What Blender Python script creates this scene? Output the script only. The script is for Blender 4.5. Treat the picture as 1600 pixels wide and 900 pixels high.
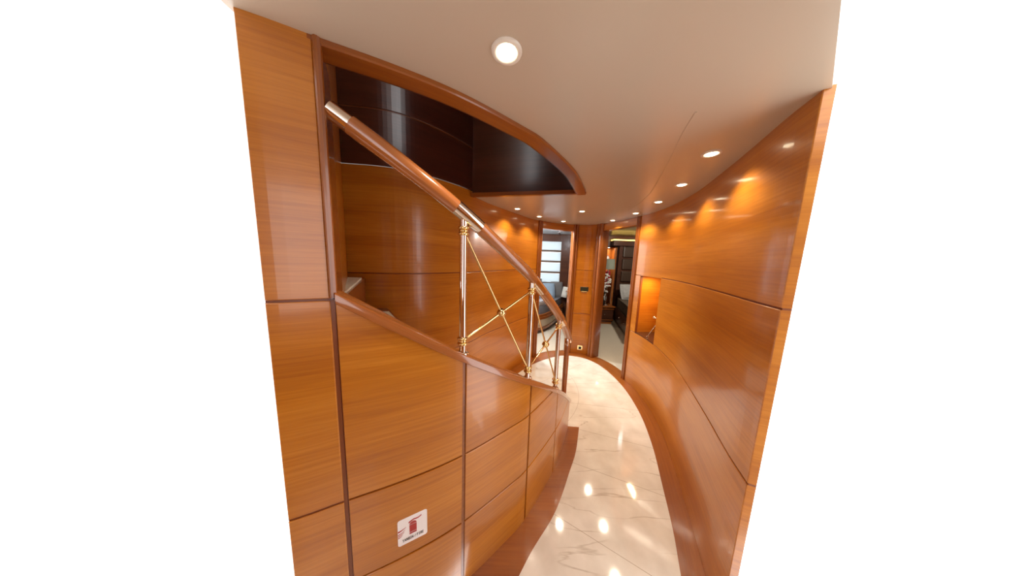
import bpy, bmesh, math, random
import numpy as np
from mathutils import Vector, Matrix

for o in list(bpy.data.objects): bpy.data.objects.remove(o)
C = bpy.context.scene.collection
scene = bpy.context.scene

# ------------------------------------------------------------------ camera
F_PX, VPX, VPY, EYE = 352.0, 702.0, 3150.0, 1.6
d = np.array([VPX-800, -(VPY-450), -F_PX]); d /= np.linalg.norm(d)
up = -d
fw = np.array([0, 0, -1.0]); fw -= fw@up*up; fw /= np.linalg.norm(fw)
rt = np.cross(fw, up)
R = Matrix((tuple(rt), tuple(fw), tuple(up)))
cam_data = bpy.data.cameras.new('camera'); cam = bpy.data.objects.new('camera', cam_data); C.objects.link(cam)
cam.matrix_world = Matrix.Translation((0, 0, EYE)) @ R.to_4x4()
cam_data.sensor_fit = 'HORIZONTAL'; cam_data.sensor_width = 36; cam_data.lens = 36*F_PX/1600
cam_data.clip_start = .02
scene.camera = cam

# ------------------------------------------------------------------ world, exposure
world = bpy.data.worlds.new('daylight'); scene.world = world; world.use_nodes = True
bg = world.node_tree.nodes['Background']
bg.inputs['Color'].default_value = (1, 1, 1, 1); bg.inputs['Strength'].default_value = 2.3
vs = scene.view_settings
vs.view_transform = 'Standard'; vs.look = 'None'; vs.gamma = 1; vs.use_curve_mapping = False
vs.exposure = 0.50
LAMP_W = 12.0           # watts of each ceiling downlight
NICHE_W = 3.4

# ------------------------------------------------------------------ materials
def mat_new(name):
    m = bpy.data.materials.new(name); m.use_nodes = True
    nt = m.node_tree; b = nt.nodes['Principled BSDF']
    return m, nt, b
def plain(name, col, rough=.5, metal=0, coat=0, emit=None, estr=0, noise=0, nscale=40, sheen=0):
    m, nt, b = mat_new(name)
    b.inputs['Base Color'].default_value = (*col, 1); b.inputs['Roughness'].default_value = rough
    b.inputs['Metallic'].default_value = metal; b.inputs['Coat Weight'].default_value = coat
    b.inputs['Coat Roughness'].default_value = .06
    b.inputs['Sheen Weight'].default_value = sheen
    if emit:
        b.inputs['Emission Color'].default_value = (*emit, 1); b.inputs['Emission Strength'].default_value = estr
    if noise:
        n = nt.nodes.new('ShaderNodeTexNoise'); n.inputs['Scale'].default_value = nscale; n.inputs['Detail'].default_value = 5
        tc = nt.nodes.new('ShaderNodeTexCoord'); nt.links.new(tc.outputs['Object'], n.inputs['Vector'])
        mx = nt.nodes.new('ShaderNodeMix'); mx.data_type = 'RGBA'
        mx.inputs['A'].default_value = (*[c*(1-noise) for c in col], 1); mx.inputs['B'].default_value = (*[min(1, c*(1+noise)) for c in col], 1)
        nt.links.new(n.outputs['Fac'], mx.inputs['Factor']); nt.links.new(mx.outputs['Result'], b.inputs['Base Color'])
        bp = nt.nodes.new('ShaderNodeBump'); bp.inputs['Strength'].default_value = min(.6, noise*1.5); bp.inputs['Distance'].default_value = .003
        nt.links.new(n.outputs['Fac'], bp.inputs['Height']); nt.links.new(bp.outputs['Normal'], b.inputs['Normal'])
    return m
def wood(name, lo, mid, hi, rough=.34, coat=.35, su=1.1, sv=26, vertical=False, crough=.12):
    m, nt, b = mat_new(name); N, L = nt.nodes, nt.links
    uv = N.new('ShaderNodeUVMap')
    def mapped(a, c):
        mp = N.new('ShaderNodeMapping'); mp.inputs['Scale'].default_value = (c, a, 1) if vertical else (a, c, 1)
        L.new(uv.outputs['UV'], mp.inputs['Vector']); return mp
    def noise(mp, sc, det, dist=0):
        n = N.new('ShaderNodeTexNoise'); n.inputs['Scale'].default_value = sc; n.inputs['Detail'].default_value = det
        n.inputs['Distortion'].default_value = dist; L.new(mp.outputs['Vector'], n.inputs['Vector']); return n
    broad = noise(mapped(su*.6, sv*.24), 1.0, 3, .6)
    fine = noise(mapped(su*2.2, sv*3.2), 1.0, 6, .2)
    pores = noise(mapped(su*9, sv*12), 1.0, 3)
    m1 = N.new('ShaderNodeMath'); m1.operation = 'MULTIPLY_ADD'; m1.inputs[1].default_value = .45; 
    L.new(fine.outputs['Fac'], m1.inputs[0])
    m2 = N.new('ShaderNodeMath'); m2.operation = 'MULTIPLY_ADD'; m2.inputs[1].default_value = .62; m2.inputs[2].default_value = -.03
    L.new(broad.outputs['Fac'], m2.inputs[0]); L.new(m2.outputs[0], m1.inputs[2])
    cr_ = N.new('ShaderNodeValToRGB'); e = cr_.color_ramp.elements
    e[0].position = .36; e[0].color = (*lo, 1); e[1].position = .66; e[1].color = (*hi, 1)
    k = cr_.color_ramp.elements.new(.52); k.color = (*mid, 1)
    L.new(m1.outputs[0], cr_.inputs['Fac'])
    mx = N.new('ShaderNodeMix'); mx.data_type = 'RGBA'; mx.blend_type = 'MULTIPLY'
    pr = N.new('ShaderNodeMapRange'); pr.inputs['From Min'].default_value = .35; pr.inputs['From Max'].default_value = .65
    pr.inputs['To Min'].default_value = .0; pr.inputs['To Max'].default_value = .22
    L.new(pores.outputs['Fac'], pr.inputs['Value']); L.new(pr.outputs['Result'], mx.inputs['Factor'])
    L.new(cr_.outputs['Color'], mx.inputs['A']); mx.inputs['B'].default_value = (.62, .45, .35, 1)
    L.new(mx.outputs['Result'], b.inputs['Base Color'])
    b.inputs['Roughness'].default_value = rough
    b.inputs['Coat Weight'].default_value = coat; b.inputs['Coat Roughness'].default_value = crough
    return m
M = {}
M['panel'] = wood('honey_cherry_veneer', (.41, .126, .008), (.52, .178, .012), (.60, .228, .022), rough=.30, coat=.5, crough=.10)
M['trim'] = wood('red_cherry_solid', (.22, .058, .008), (.28, .080, .011), (.34, .103, .015), rough=.28, coat=.4, crough=.08)
M['trim_v'] = wood('red_cherry_upright', (.22, .058, .008), (.28, .080, .011), (.34, .103, .015), rough=.26, coat=.5, vertical=True, crough=.08)
M['groove'] = plain('mahogany_groove', (.20, .052, .012), .35)
M['rail'] = wood('varnished_handrail_wood', (.34, .11, .030), (.42, .145, .040), (.48, .18, .055), rough=.2, coat=.9, crough=.05)
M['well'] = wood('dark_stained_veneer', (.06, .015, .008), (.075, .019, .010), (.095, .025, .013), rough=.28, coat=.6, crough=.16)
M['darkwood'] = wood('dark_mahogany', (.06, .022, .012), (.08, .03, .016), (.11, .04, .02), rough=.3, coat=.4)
M['ceil'] = plain('cream_satin_ceiling', (.53, .44, .335), .33, coat=.15)
M['ceil_cabin'] = plain('pale_cabin_ceiling', (.55, .58, .60), .5)
M['chrome'] = plain('polished_chrome', (.82, .74, .66), .08, 1)
M['gold'] = plain('polished_brass', (.86, .64, .30), .12, 1)
M['carpet'] = plain('cream_carpet', (.50, .44, .34), .95, noise=.18, nscale=160)
M['step_carpet'] = plain('ivory_step_carpet', (.82, .76, .62), .95, noise=.3, nscale=120)
M['white'] = plain('white_vinyl', (.93, .90, .90), .35)
M['red'] = plain('red_print', (.42, .03, .03), .4)
M['ink'] = plain('dark_print', (.05, .04, .04), .5)
M['lens'] = plain('frosted_lamp_glass', (1, 1, 1), .4, emit=(1, .86, .58), estr=7)
M['ring'] = plain('lamp_ring_cream', (.78, .72, .62), .3)
M['black'] = plain('black_plastic', (.012, .011, .011), .3)
M['display'] = plain('dark_display', (.03, .035, .02), .15)
M['blind'] = None
M['grey'] = plain('charcoal_duvet', (.10, .105, .12), .8, noise=.25, nscale=25, sheen=.2)
M['blue'] = plain('blue_grey_cushion', (.25, .33, .40), .7, noise=.12, nscale=60)
M['taupe'] = plain('taupe_cushion', (.13, .12, .11), .8, noise=.2, nscale=60)
M['creamcloth'] = plain('cream_cushion', (.60, .56, .48), .8, noise=.12, nscale=60)
M['throwm'] = plain('grey_weave_throw', (.30, .29, .30), .85, noise=.55, nscale=22)
M['bedpanel'] = plain('cream_bed_panel', (.62, .55, .40), .5)
M['leather'] = plain('brown_leather', (.055, .03, .016), .45, noise=.15, nscale=30)
M['bedbrown'] = plain('brown_bedspread', (.075, .055, .035), .7, noise=.3, nscale=18)
M['cushion_grey'] = plain('pale_grey_cushion', (.42, .42, .40), .8, noise=.4, nscale=25)
M['shade'] = plain('sage_lamp_shade', (.22, .24, .18), .8)
M['flower'] = plain('white_petals', (.75, .73, .68), .7)
M['leaf'] = plain('dark_leaves', (.03, .045, .02), .5)
M['amber'] = wood('lit_cabinet_wood', (.38, .14, .03), (.45, .18, .04), (.52, .22, .06))
M['led'] = plain('yellow_strip_light', (1, .8, .3), .5, emit=(1, .62, .12), estr=3.0)
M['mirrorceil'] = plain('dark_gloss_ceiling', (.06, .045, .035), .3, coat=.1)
M['redcloth'] = plain('crimson_cloth', (.35, .02, .03), .7)
M['shelfdark'] = plain('dark_niche_floor', (.05, .022, .014), .2, coat=.5)
M['wallpaper'] = plain('cabin_wall', (.20, .12, .07), .5)

M['slat'] = plain('brown_blind_slat', (.10, .055, .03), .5)
def blind_mat():
    m, nt, b = mat_new('white_blind_fabric')
    b.inputs['Base Color'].default_value = (.74, .78, .78, 1); b.inputs['Roughness'].default_value = .9
    t = nt.nodes.new('ShaderNodeBsdfTranslucent'); t.inputs['Color'].default_value = (.80, .90, .94, 1)
    mx = nt.nodes.new('ShaderNodeMixShader'); mx.inputs[0].default_value = .45
    nt.links.new(b.outputs[0], mx.inputs[1]); nt.links.new(t.outputs[0], mx.inputs[2])
    nt.links.new(mx.outputs[0], nt.nodes['Material Output'].inputs['Surface'])
    return m
M['blind'] = blind_mat()
def glass_mat():
    m, nt, b = mat_new('window_glass')
    b.inputs['Base Color'].default_value = (.95, .98, 1, 1); b.inputs['Roughness'].default_value = 0
    b.inputs['Transmission Weight'].default_value = 1; b.inputs['IOR'].default_value = 1.02
    return m
M['glass'] = glass_mat()

def marble_mat(lines, arc):
    m, nt, b = mat_new('cream_marble_tiles'); N, L = nt.nodes, nt.links
    geo = N.new('ShaderNodeNewGeometry'); sep = N.new('ShaderNodeSeparateXYZ'); L.new(geo.outputs['Position'], sep.inputs[0])
    def math_(op, a, c=None, c2=None):
        n = N.new('ShaderNodeMath'); n.operation = op
        for i, v in enumerate((a, c, c2)):
            if v is None: continue
            if isinstance(v, (int, float)): n.inputs[i].default_value = v
            else: L.new(v, n.inputs[i])
        return n.outputs[0]
    x, y = sep.outputs[0], sep.outputs[1]
    cx, cy, r, y0 = arc
    dist = math_('SQRT', math_('ADD', math_('POWER', math_('SUBTRACT', x, cx), 2), math_('POWER', math_('SUBTRACT', y, cy), 2)))
    dmin = math_('ADD', math_('ABSOLUTE', math_('SUBTRACT', dist, r)), math_('MULTIPLY', math_('LESS_THAN', y, y0), 9))
    for (p, q) in lines:
        p, q = np.array(p), np.array(q); t = (q-p)/np.linalg.norm(q-p); n = np.array([-t[1], t[0]]); c = float(n@p)
        dd = math_('ABSOLUTE', math_('SUBTRACT', math_('ADD', math_('MULTIPLY', x, float(n[0])), math_('MULTIPLY', y, float(n[1]))), c))
        dmin = math_('MINIMUM', dmin, dd)
    joint = math_('LESS_THAN', dmin, .0016)
    # veins: thin dark-tan hairlines along the warped zero set of a noise
    mp = N.new('ShaderNodeMapping'); mp.inputs['Rotation'].default_value = (0, 0, .55); mp.inputs['Scale'].default_value = (.55, 3.4, 1)
    L.new(geo.outputs['Position'], mp.inputs['Vector'])
    n1 = N.new('ShaderNodeTexNoise'); n1.inputs['Scale'].default_value = 1.7; n1.inputs['Detail'].default_value = 5; n1.inputs['Roughness'].default_value = .42; n1.inputs['Distortion'].default_value = .25
    L.new(mp.outputs[0], n1.inputs['Vector'])
    v = math_('ABSOLUTE', math_('SUBTRACT', n1.outputs['Fac'], .5))
    mr = N.new('ShaderNodeMapRange'); mr.inputs['From Min'].default_value = 0; mr.inputs['From Max'].default_value = .010
    mr.inputs['To Min'].default_value = .55; mr.inputs['To Max'].default_value = 0; L.new(v, mr.inputs['Value'])
    n3 = N.new('ShaderNodeTexNoise'); n3.inputs['Scale'].default_value = 3.5; n3.inputs['Detail'].default_value = 2
    L.new(geo.outputs['Position'], n3.inputs['Vector'])
    mask = N.new('ShaderNodeMapRange'); mask.inputs['From Min'].default_value = .42; mask.inputs['From Max'].default_value = .62; L.new(n3.outputs['Fac'], mask.inputs['Value'])
    vein = math_('MULTIPLY', mr.outputs[0], mask.outputs[0])
    n2 = N.new('ShaderNodeTexNoise'); n2.inputs['Scale'].default_value = 6; n2.inputs['Detail'].default_value = 7; L.new(geo.outputs['Position'], n2.inputs['Vector'])
    base = N.new('ShaderNodeValToRGB'); e = base.color_ramp.elements
    e[0].position = .32; e[0].color = (.64, .58, .50, 1); e[1].position = .66; e[1].color = (.76, .71, .63, 1)
    L.new(n2.outputs['Fac'], base.inputs['Fac'])
    mx = N.new('ShaderNodeMix'); mx.data_type = 'RGBA'; L.new(vein, mx.inputs['Factor']); L.new(base.outputs[0], mx.inputs['A']); mx.inputs['B'].default_value = (.30, .22, .14, 1)
    mj = N.new('ShaderNodeMix'); mj.data_type = 'RGBA'; L.new(math_('MULTIPLY', joint, .75), mj.inputs['Factor']); L.new(mx.outputs['Result'], mj.inputs['A']); mj.inputs['B'].default_value = (.33, .26, .18, 1)
    L.new(mj.outputs['Result'], b.inputs['Base Color'])
    b.inputs['Roughness'].default_value = .07; b.inputs['Coat Weight'].default_value = .3; b.inputs['Coat Roughness'].default_value = .05
    return m

# ------------------------------------------------------------------ object helpers
def empty(name, loc=(0, 0, 0), label=None, cat=None, group=None, kind=None):
    o = bpy.data.objects.new(name, None); C.objects.link(o); o.location = loc; o.empty_display_size = .05
    return tag(o, label, cat, group, kind)
def tag(o, label=None, cat=None, group=None, kind=None):
    if label: o['label'] = label
    if cat: o['category'] = cat
    if group: o['group'] = group
    if kind: o['kind'] = kind
    return o
class MB:
    """collects vertices and faces (world coordinates); faces carry a material slot and uvs"""
    def __init__(s): s.v = []; s.f = []; s.m = []; s.uv = []; s.sm = []
    def add(s, verts, faces, mi=0, uvs=None, smooth=False):
        b = len(s.v); s.v += [tuple(map(float, p)) for p in verts]
        for i, f in enumerate(faces):
            s.f.append([b+k for k in f]); s.m.append(mi); s.uv.append(uvs[i] if uvs else None); s.sm.append(smooth)
    def build(s, name, mats, parent=None, auto=None, bevel=None, subsurf=0):
        me = bpy.data.meshes.new(name)
        org = Vector((0, 0, 0))
        V = s.v
        if parent is not None:
            p = parent; 
            while p is not None: org += p.location; p = p.parent
        else:
            a = np.array(V); org = Vector(((a[:, 0].min()+a[:, 0].max())/2, (a[:, 1].min()+a[:, 1].max())/2, a[:, 2].min()))
        me.from_pydata([tuple(Vector(p)-org) for p in V], [], s.f)
        mats = mats if isinstance(mats, (list, tuple)) else [mats]
        for m in mats: me.materials.append(m)
        ul = me.uv_layers.new(name='UVMap')
        for i, p in enumerate(me.polygons):
            p.material_index = s.m[i]; p.use_smooth = s.sm[i]
            if s.uv[i]:
                for k, li in enumerate(p.loop_indices): ul.data[li].uv = s.uv[i][k]
            else:
                n = p.normal; ax = max(range(3), key=lambda q: abs(n[q]))
                for li in p.loop_indices:
                    c = me.vertices[me.loops[li].vertex_index].co + org
                    ul.data[li].uv = ((c.y, c.z), (c.x, c.z), (c.x, c.y))[ax]
        bm = bmesh.new(); bm.from_mesh(me); bmesh.ops.recalc_face_normals(bm, faces=bm.faces); bm.to_mesh(me); bm.free()
        o = bpy.data.objects.new(name, me); C.objects.link(o)
        if parent is not None: o.parent = parent
        else: o.location = org
        if auto:
            for p in me.polygons: p.use_smooth = True
            me.set_sharp_from_angle(angle=math.radians(auto))
        if bevel:
            md = o.modifiers.new('bevel', 'BEVEL'); md.width = bevel; md.segments = 3; md.limit_method = 'ANGLE'; md.angle_limit = math.radians(40)
        if subsurf:
            md = o.modifiers.new('subdivision', 'SUBSURF'); md.levels = subsurf; md.render_levels = subsurf
        return o
    # shapes -------------------------------------------------
    def box(s, x0, x1, y0, y1, z0, z1, mi=0, M4=None):
        v = [(x, y, z) for z in (z0, z1) for y in (y0, y1) for x in (x0, x1)]
        if M4 is not None: v = [tuple(M4 @ Vector(p)) for p in v]
        s.add(v, [(0, 2, 3, 1), (4, 5, 7, 6), (0, 1, 5, 4), (2, 6, 7, 3), (0, 4, 6, 2), (1, 3, 7, 5)], mi)
        return s
    def prism(s, poly, z0, z1, mi=0, smooth=False):
        n = len(poly)
        v = [(p[0], p[1], z0) for p in poly]+[(p[0], p[1], z1) for p in poly]
        s.add(v, [tuple(range(n))[::-1], tuple(range(n, 2*n))], mi)
        s.add(v, [(i, (i+1) % n, n+(i+1) % n, n+i) for i in range(n)], mi, smooth=smooth)
        return s
    def tube(s, path, r, n=14, mi=0, caps=True, squash=1.0):
        P = [Vector(p) for p in path]; m = len(P); r = r if isinstance(r, (list, tuple)) else [r]*m
        T = [(P[min(i+1, m-1)]-P[max(i-1, 0)]).normalized() for i in range(m)]
        u = Vector((0, 0, 1)); 
        if abs(T[0].z) > .95: u = Vector((1, 0, 0))
        A = (u-u.dot(T[0])*T[0]).normalized(); v = []; L = 0; us = []
        for i in range(m):
            A = (A-A.dot(T[i])*T[i]).normalized(); B = T[i].cross(A)
            if i: L += (P[i]-P[i-1]).length
            us.append(L)
            for k in range(n):
                a = 2*math.pi*k/n; v.append(P[i]+r[i]*(math.cos(a)*A*squash+math.sin(a)*B))
        f = []; uv = []
        for i in range(m-1):
            for k in range(n):
                q = (k+1) % n; f.append((i*n+k, i*n+q, (i+1)*n+q, (i+1)*n+k))
                c = [2*math.pi*r[i]*w/n for w in (k, k+1)]
                uv.append([(us[i], c[0]), (us[i], c[1]), (us[i+1], c[1]), (us[i+1], c[0])])
        s.add(v, f, mi, uv, smooth=True)
        if caps: s.add(v, [tuple(range(n))[::-1], tuple(range((m-1)*n, m*n))], mi)
        return s
    def lathe(s, prof, cx, cy, n=24, mi=0, M4=None):
        v = [(cx+r*math.cos(2*math.pi*k/n), cy+r*math.sin(2*math.pi*k/n), z) for r, z in prof for k in range(n)]
        if M4 is not None: v = [tuple(M4 @ Vector(p)) for p in v]
        m = len(prof)
        s.add(v, [(i*n+k, i*n+(k+1) % n, (i+1)*n+(k+1) % n, (i+1)*n+k) for i in range(m-1) for k in range(n)], mi, smooth=True)
        if prof[0][0] > 1e-5: s.add(v, [tuple(range(n))[::-1]], mi)
        if prof[-1][0] > 1e-5: s.add(v, [tuple(range((m-1)*n, m*n))], mi)
        return s
    def sphere(s, c, r, n=18, mi=0, sq=(1, 1, 1)):
        m = n//2; v = []; 
        for i in range(m+1):
            a = math.pi*i/m
            for k in range(n):
                b = 2*math.pi*k/n; v.append((c[0]+r*sq[0]*math.sin(a)*math.cos(b), c[1]+r*sq[1]*math.sin(a)*math.sin(b), c[2]+r*sq[2]*math.cos(a)))
        s.add(v, [(i*n+k, (i+1)*n+k, (i+1)*n+(k+1) % n, i*n+(k+1) % n) for i in range(m) for k in range(n)], mi, smooth=True); return s
    def sweep(s, cur, s0, s1, prof, step=.03, mi=0, closed=True, zf=None, caps=True, smooth=False, hide=()):
        """profile (d, z) swept along a plan curve; d is the left offset, z may be lifted by zf(s)"""
        n = max(2, int(round((s1-s0)/step))+1); ss = np.linspace(s0, s1, n); k = len(prof)
        v = []
        for a in ss:
            z0 = zf(a) if zf else 0
            for (dd, z) in prof:
                p = cur.P(a, dd); v.append((p[0], p[1], z+z0))
        pl = [0]
        for j in range(1, k+1):
            a, b = prof[j-1], prof[j % k]; pl.append(pl[-1]+math.hypot(a[0]-b[0], a[1]-b[1]))
        f = []; uv = []
        # uv: v follows real height where the face is upright
        for i in range(n-1):
            for j in range(k if closed else k-1):
                q = (j+1) % k
                f.append((i*k+j, (i+1)*k+j, (i+1)*k+q, i*k+q))
                va, vb = prof[j][1]+prof[j][0]*.7, prof[q][1]+prof[q][0]*.7
                uv.append([(ss[i], va), (ss[i+1], va), (ss[i+1], vb), (ss[i], vb)])
        s.add(v, f, mi, uv, smooth)
        if closed and caps: s.add(v, [tuple(range(k))[::-1], tuple(range((n-1)*k, n*k))], mi)
        return s

# ------------------------------------------------------------------ plan curves
class Curve:
    def __init__(s, pts, n=400):
        P = np.array(pts, float); P = np.vstack([2*P[0]-P[1], P, 2*P[-1]-P[-2]]); out = []
        for i in range(1, len(P)-2):
            t = np.linspace(0, 1, n//(len(P)-3)+1)[:-1][:, None]; a, b, c, d_ = P[i-1], P[i], P[i+1], P[i+2]
            out.append(.5*((2*b)+(c-a)*t+(2*a-5*b+4*c-d_)*t**2+(3*b-3*c+d_-a)*t**3))
        out.append(P[-2:-1]); s.c = np.vstack(out)
        # light smoothing
        for _ in range(int(2*(.05/np.linalg.norm(np.diff(s.c, axis=0), axis=1).mean())**2)): s.c[1:-1] = (s.c[:-2]+2*s.c[1:-1]+s.c[2:])/4
        t = np.gradient(s.c, axis=0); t /= np.linalg.norm(t, axis=1)[:, None]
        s.t = t; s.n = np.c_[-t[:, 1], t[:, 0]]
        s.s = np.r_[0, np.cumsum(np.linalg.norm(np.diff(s.c, axis=0), axis=1))]; s.len = s.s[-1]
    def P(s, a, dd=0):
        x = np.interp(a, s.s, s.c[:, 0]); y = np.interp(a, s.s, s.c[:, 1])
        nx = np.interp(a, s.s, s.n[:, 0]); ny = np.interp(a, s.s, s.n[:, 1]); return np.array([x+dd*nx, y+dd*ny])
    def T(s, a): return np.array([np.interp(a, s.s, s.t[:, 0]), np.interp(a, s.s, s.t[:, 1])])
    def at(s, p):
        k = np.argmin(((s.c-np.array(p))**2).sum(1)); return float(s.s[k])
    def pts(s, a, b, dd=0, step=.03):
        n = max(2, int(abs(b-a)/step)+1); return [tuple(s.P(q, dd)) for q in np.linspace(a, b, n)]
INNER = Curve([(-1.0, .52), (-.7, .64), (-.58, .70), (-.4, .785), (-.2, .905), (.03, 1.10), (.14, 1.21), (.38, 1.55), (.5, 1.79), (.59, 1.99), (.62, 2.08)])
OUTER = Curve([(.90, .60), (1.0, .82), (1.06, .97), (1.2, 1.27), (1.36, 1.64), (1.49, 1.98), (1.6, 2.46), (1.59, 2.95), (1.36, 3.68), (1.08, 3.8), (.75, 3.75),
               (.41, 3.56), (.23, 3.38), (-.04, 2.97), (-.29, 2.56), (-.45, 2.23), (-.7, 1.92), (-.94, 1.76), (-1.27, 1.71)])
TILE_L = Curve([(.02, .86), (.09, .95), (.17, 1.06), (.31, 1.22), (.41, 1.38), (.49, 1.53), (.59, 1.71), (.70, 2.0)])
TILE_R = Curve([(.80, .70), (.93, .97), (1.03, 1.17), (1.14, 1.43), (1.3, 1.82), (1.43, 2.27), (1.49, 2.78), (1.43, 3.27), (1.27, 3.55), (1.02, 3.655), (.8, 3.61), (.56, 3.46), (.35, 3.27), (.13, 3.0), (-.08, 2.66), (-.25, 2.35)])
CEIL = 2.19
SEAM = [.355, .71, 1.45]
G = .004                                       # half a groove

# ------------------------------------------------------------------ floor
lines = [((.33, 1.23), (.77, .97)), ((.56, 1.60), (1.12, 1.37)), ((.88, 1.91), (1.28, 1.78)), ((.90, 2.35), (1.45, 2.28)),
         ((.90, 2.78), (1.48, 2.84)), ((.75, 3.05), (1.3, 3.5))]
FLOOR_Y = .86
s_tl = TILE_L.at((.70, 2.0)); s_out_w = OUTER.at((-.46, 2.22))
marble = marble_mat(lines, (-.17, 2.78, 1.05, 2.02))
fl = MB()
poly = [(1.1, .20), (1.1, -1.4), (-1.0, -1.4), (-1.0, .20), (-.5, .75)]+TILE_L.pts(0, TILE_L.len)+[tuple(INNER.P(INNER.at((.59, 1.99)), .03))]+TILE_R.pts(TILE_R.len, 0)
fl.prism(poly, -.06, 0)
tag(fl.build('floor', [marble]), 'polished cream marble tiles curving along the passage', kind='structure')
bd = MB(); bd.sweep(TILE_R, 0, TILE_R.len, [(0, 0), (0, -.06), (-.22, -.06), (-.22, .0)])
tag(bd.build('trim_1', [M['trim']]), 'red wood border between marble and outer curved wall', kind='structure')
bd = MB()
bl = TILE_L.pts(0, TILE_L.len)+INNER.pts(INNER.at((.59, 2.0)), INNER.at((-.2, .905)), .02)
bd.prism(bl, -.06, .001)
tag(bd.build('trim_2', [M['trim']]), 'red wood border between marble and stair side', kind='structure')

# ------------------------------------------------------------------ outer walls
def panel(mb, cur, s0, s1, z0, z1, mi=0, sign=1, thick=.03, top=None, b=.0025, step=.03):
    """one veneer board with eased edges; front face on the curve, body behind it"""
    n = max(2, int((s1-s0)/step)+1); ss = list(np.linspace(s0, s1, n))
    ss = [s0, s0+b]+ss[1:-1]+[s1-b, s1]; rows = []
    for i, a in enumerate(ss):
        zt = z1 if top is None else min(z1, top(a))
        if zt-z0 < .004: zt = z0+.004
        e = b if i in (0, len(ss)-1) else 0
        rows.append([(-thick, z0), (-b-e*0, z0), (-e, z0+b), (-e, zt-b), (-b, zt), (-thick, zt)])
    v = []
    for a, r in zip(ss, rows):
        for dd, z in r:
            p = cur.P(a, dd*sign); v.append((p[0], p[1], z))
    k = 6; f = []; uv = []
    for i in range(len(ss)-1):
        for j in range(k):
            q = (j+1) % k; f.append((i*k+j, (i+1)*k+j, (i+1)*k+q, i*k+q))
            uv.append([(ss[i], rows[i][j][1]), (ss[i+1], rows[i+1][j][1]), (ss[i+1], rows[i+1][q][1]), (ss[i], rows[i][q][1])])
    off = random.uniform(0, 40); off2 = random.uniform(0, 40)
    uv = [[(a+off, c+off2) for a, c in u] for u in uv]
    mb.add(v, f, mi, uv); m = (len(ss)-1)*k
    mb.add(v, [tuple(range(k))[::-1], tuple(range(m, m+k))], mi)
random.seed(3)
def wall(mb, cur, s0, s1, zs, sign=1, z0=0, skip=None):
    for i in range(len(zs)-1):
        if skip and i in skip: continue
        panel(mb, cur, s0, s1, zs[i]+(G if i else 0), zs[i+1]-(G if i < len(zs)-2 else 0), 0, sign)
    for z in zs[1:-1]:
        mb.sweep(cur, s0, s1, [(-.03*sign, z-G), (-.005*sign, z-G), (-.005*sign, z+G), (-.03*sign, z+G)], mi=1)
sO = lambda x, y: OUTER.at((x, y))
ROWS = [0, .71, 1.45, CEIL+.01]
w = MB(); r0, r1 = sO(1.0, .825), sO(1.593, 2.925)
n0, n1 = sO(1.597, 2.42), sO(1.604, 2.825)
wall(w, OUTER, r0, r1, ROWS, skip=[1])
panel(w, OUTER, r0, n0, .71+G, 1.45-G)
panel(w, OUTER, n1+.006, r1, .71+G, 1.45-G)
w.sweep(OUTER, n1, n1+.006, [(-.03, .71), (-.006, .71), (-.006, 1.45), (-.03, 1.45)], mi=1, step=.006)
wr = tag(w.build('wall_right', [M['panel'], M['groove']]), 'curved wall of honey coloured wood panels on the right', kind='structure')
wr_loc = wr.location.copy()
nb = MB()                                       # lining of the recess
D = -.285
nb.sweep(OUTER, n0-.012, n1+.012, [(D, .70), (D, 1.46), (D-.012, 1.46), (D-.012, .70)])
nb.sweep(OUTER, n0-.012, n0, [(D, .70), (-.001, .70), (-.001, 1.46), (D, 1.46)], step=.012)
nb.sweep(OUTER, n1, n1+.012, [(D, .70), (-.03, .70), (-.03, 1.46), (D, 1.46)], step=.012)
nb.sweep(OUTER, n0, n1, [(D, 1.446), (-.001, 1.446), (-.001, 1.458), (D, 1.458)])
nb.build('niche_lining', [M['panel']], wr)
nb = MB(); nb.sweep(OUTER, n0, n1, [(D, .702), (-.001, .702), (-.001, .716), (D, .716)])
nb.build('niche_shelf', [M['shelfdark']], wr)
w = MB(); wall(w, OUTER, sO(1.335, 3.716), sO(1.06, 3.80), ROWS)
tag(w.build('wall_back', [M['panel'], M['groove']]), 'narrow panelled wall between the two cabin doorways', kind='structure')
w = MB(); s_end = OUTER.len; s_dl = sO(.372, 3.532); s_w = sO(-.42, 2.29)
wall(w, OUTER, s_dl, s_end, [0, .71, 1.45, 2.235])
ws = tag(w.build('wall_left', [M['panel'], M['groove']]), 'curved panelled wall behind the stairs', kind='structure')
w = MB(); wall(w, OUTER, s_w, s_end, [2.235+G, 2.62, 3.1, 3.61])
w.build('well_lining', [M['well'], M['groove']], ws)

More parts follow.
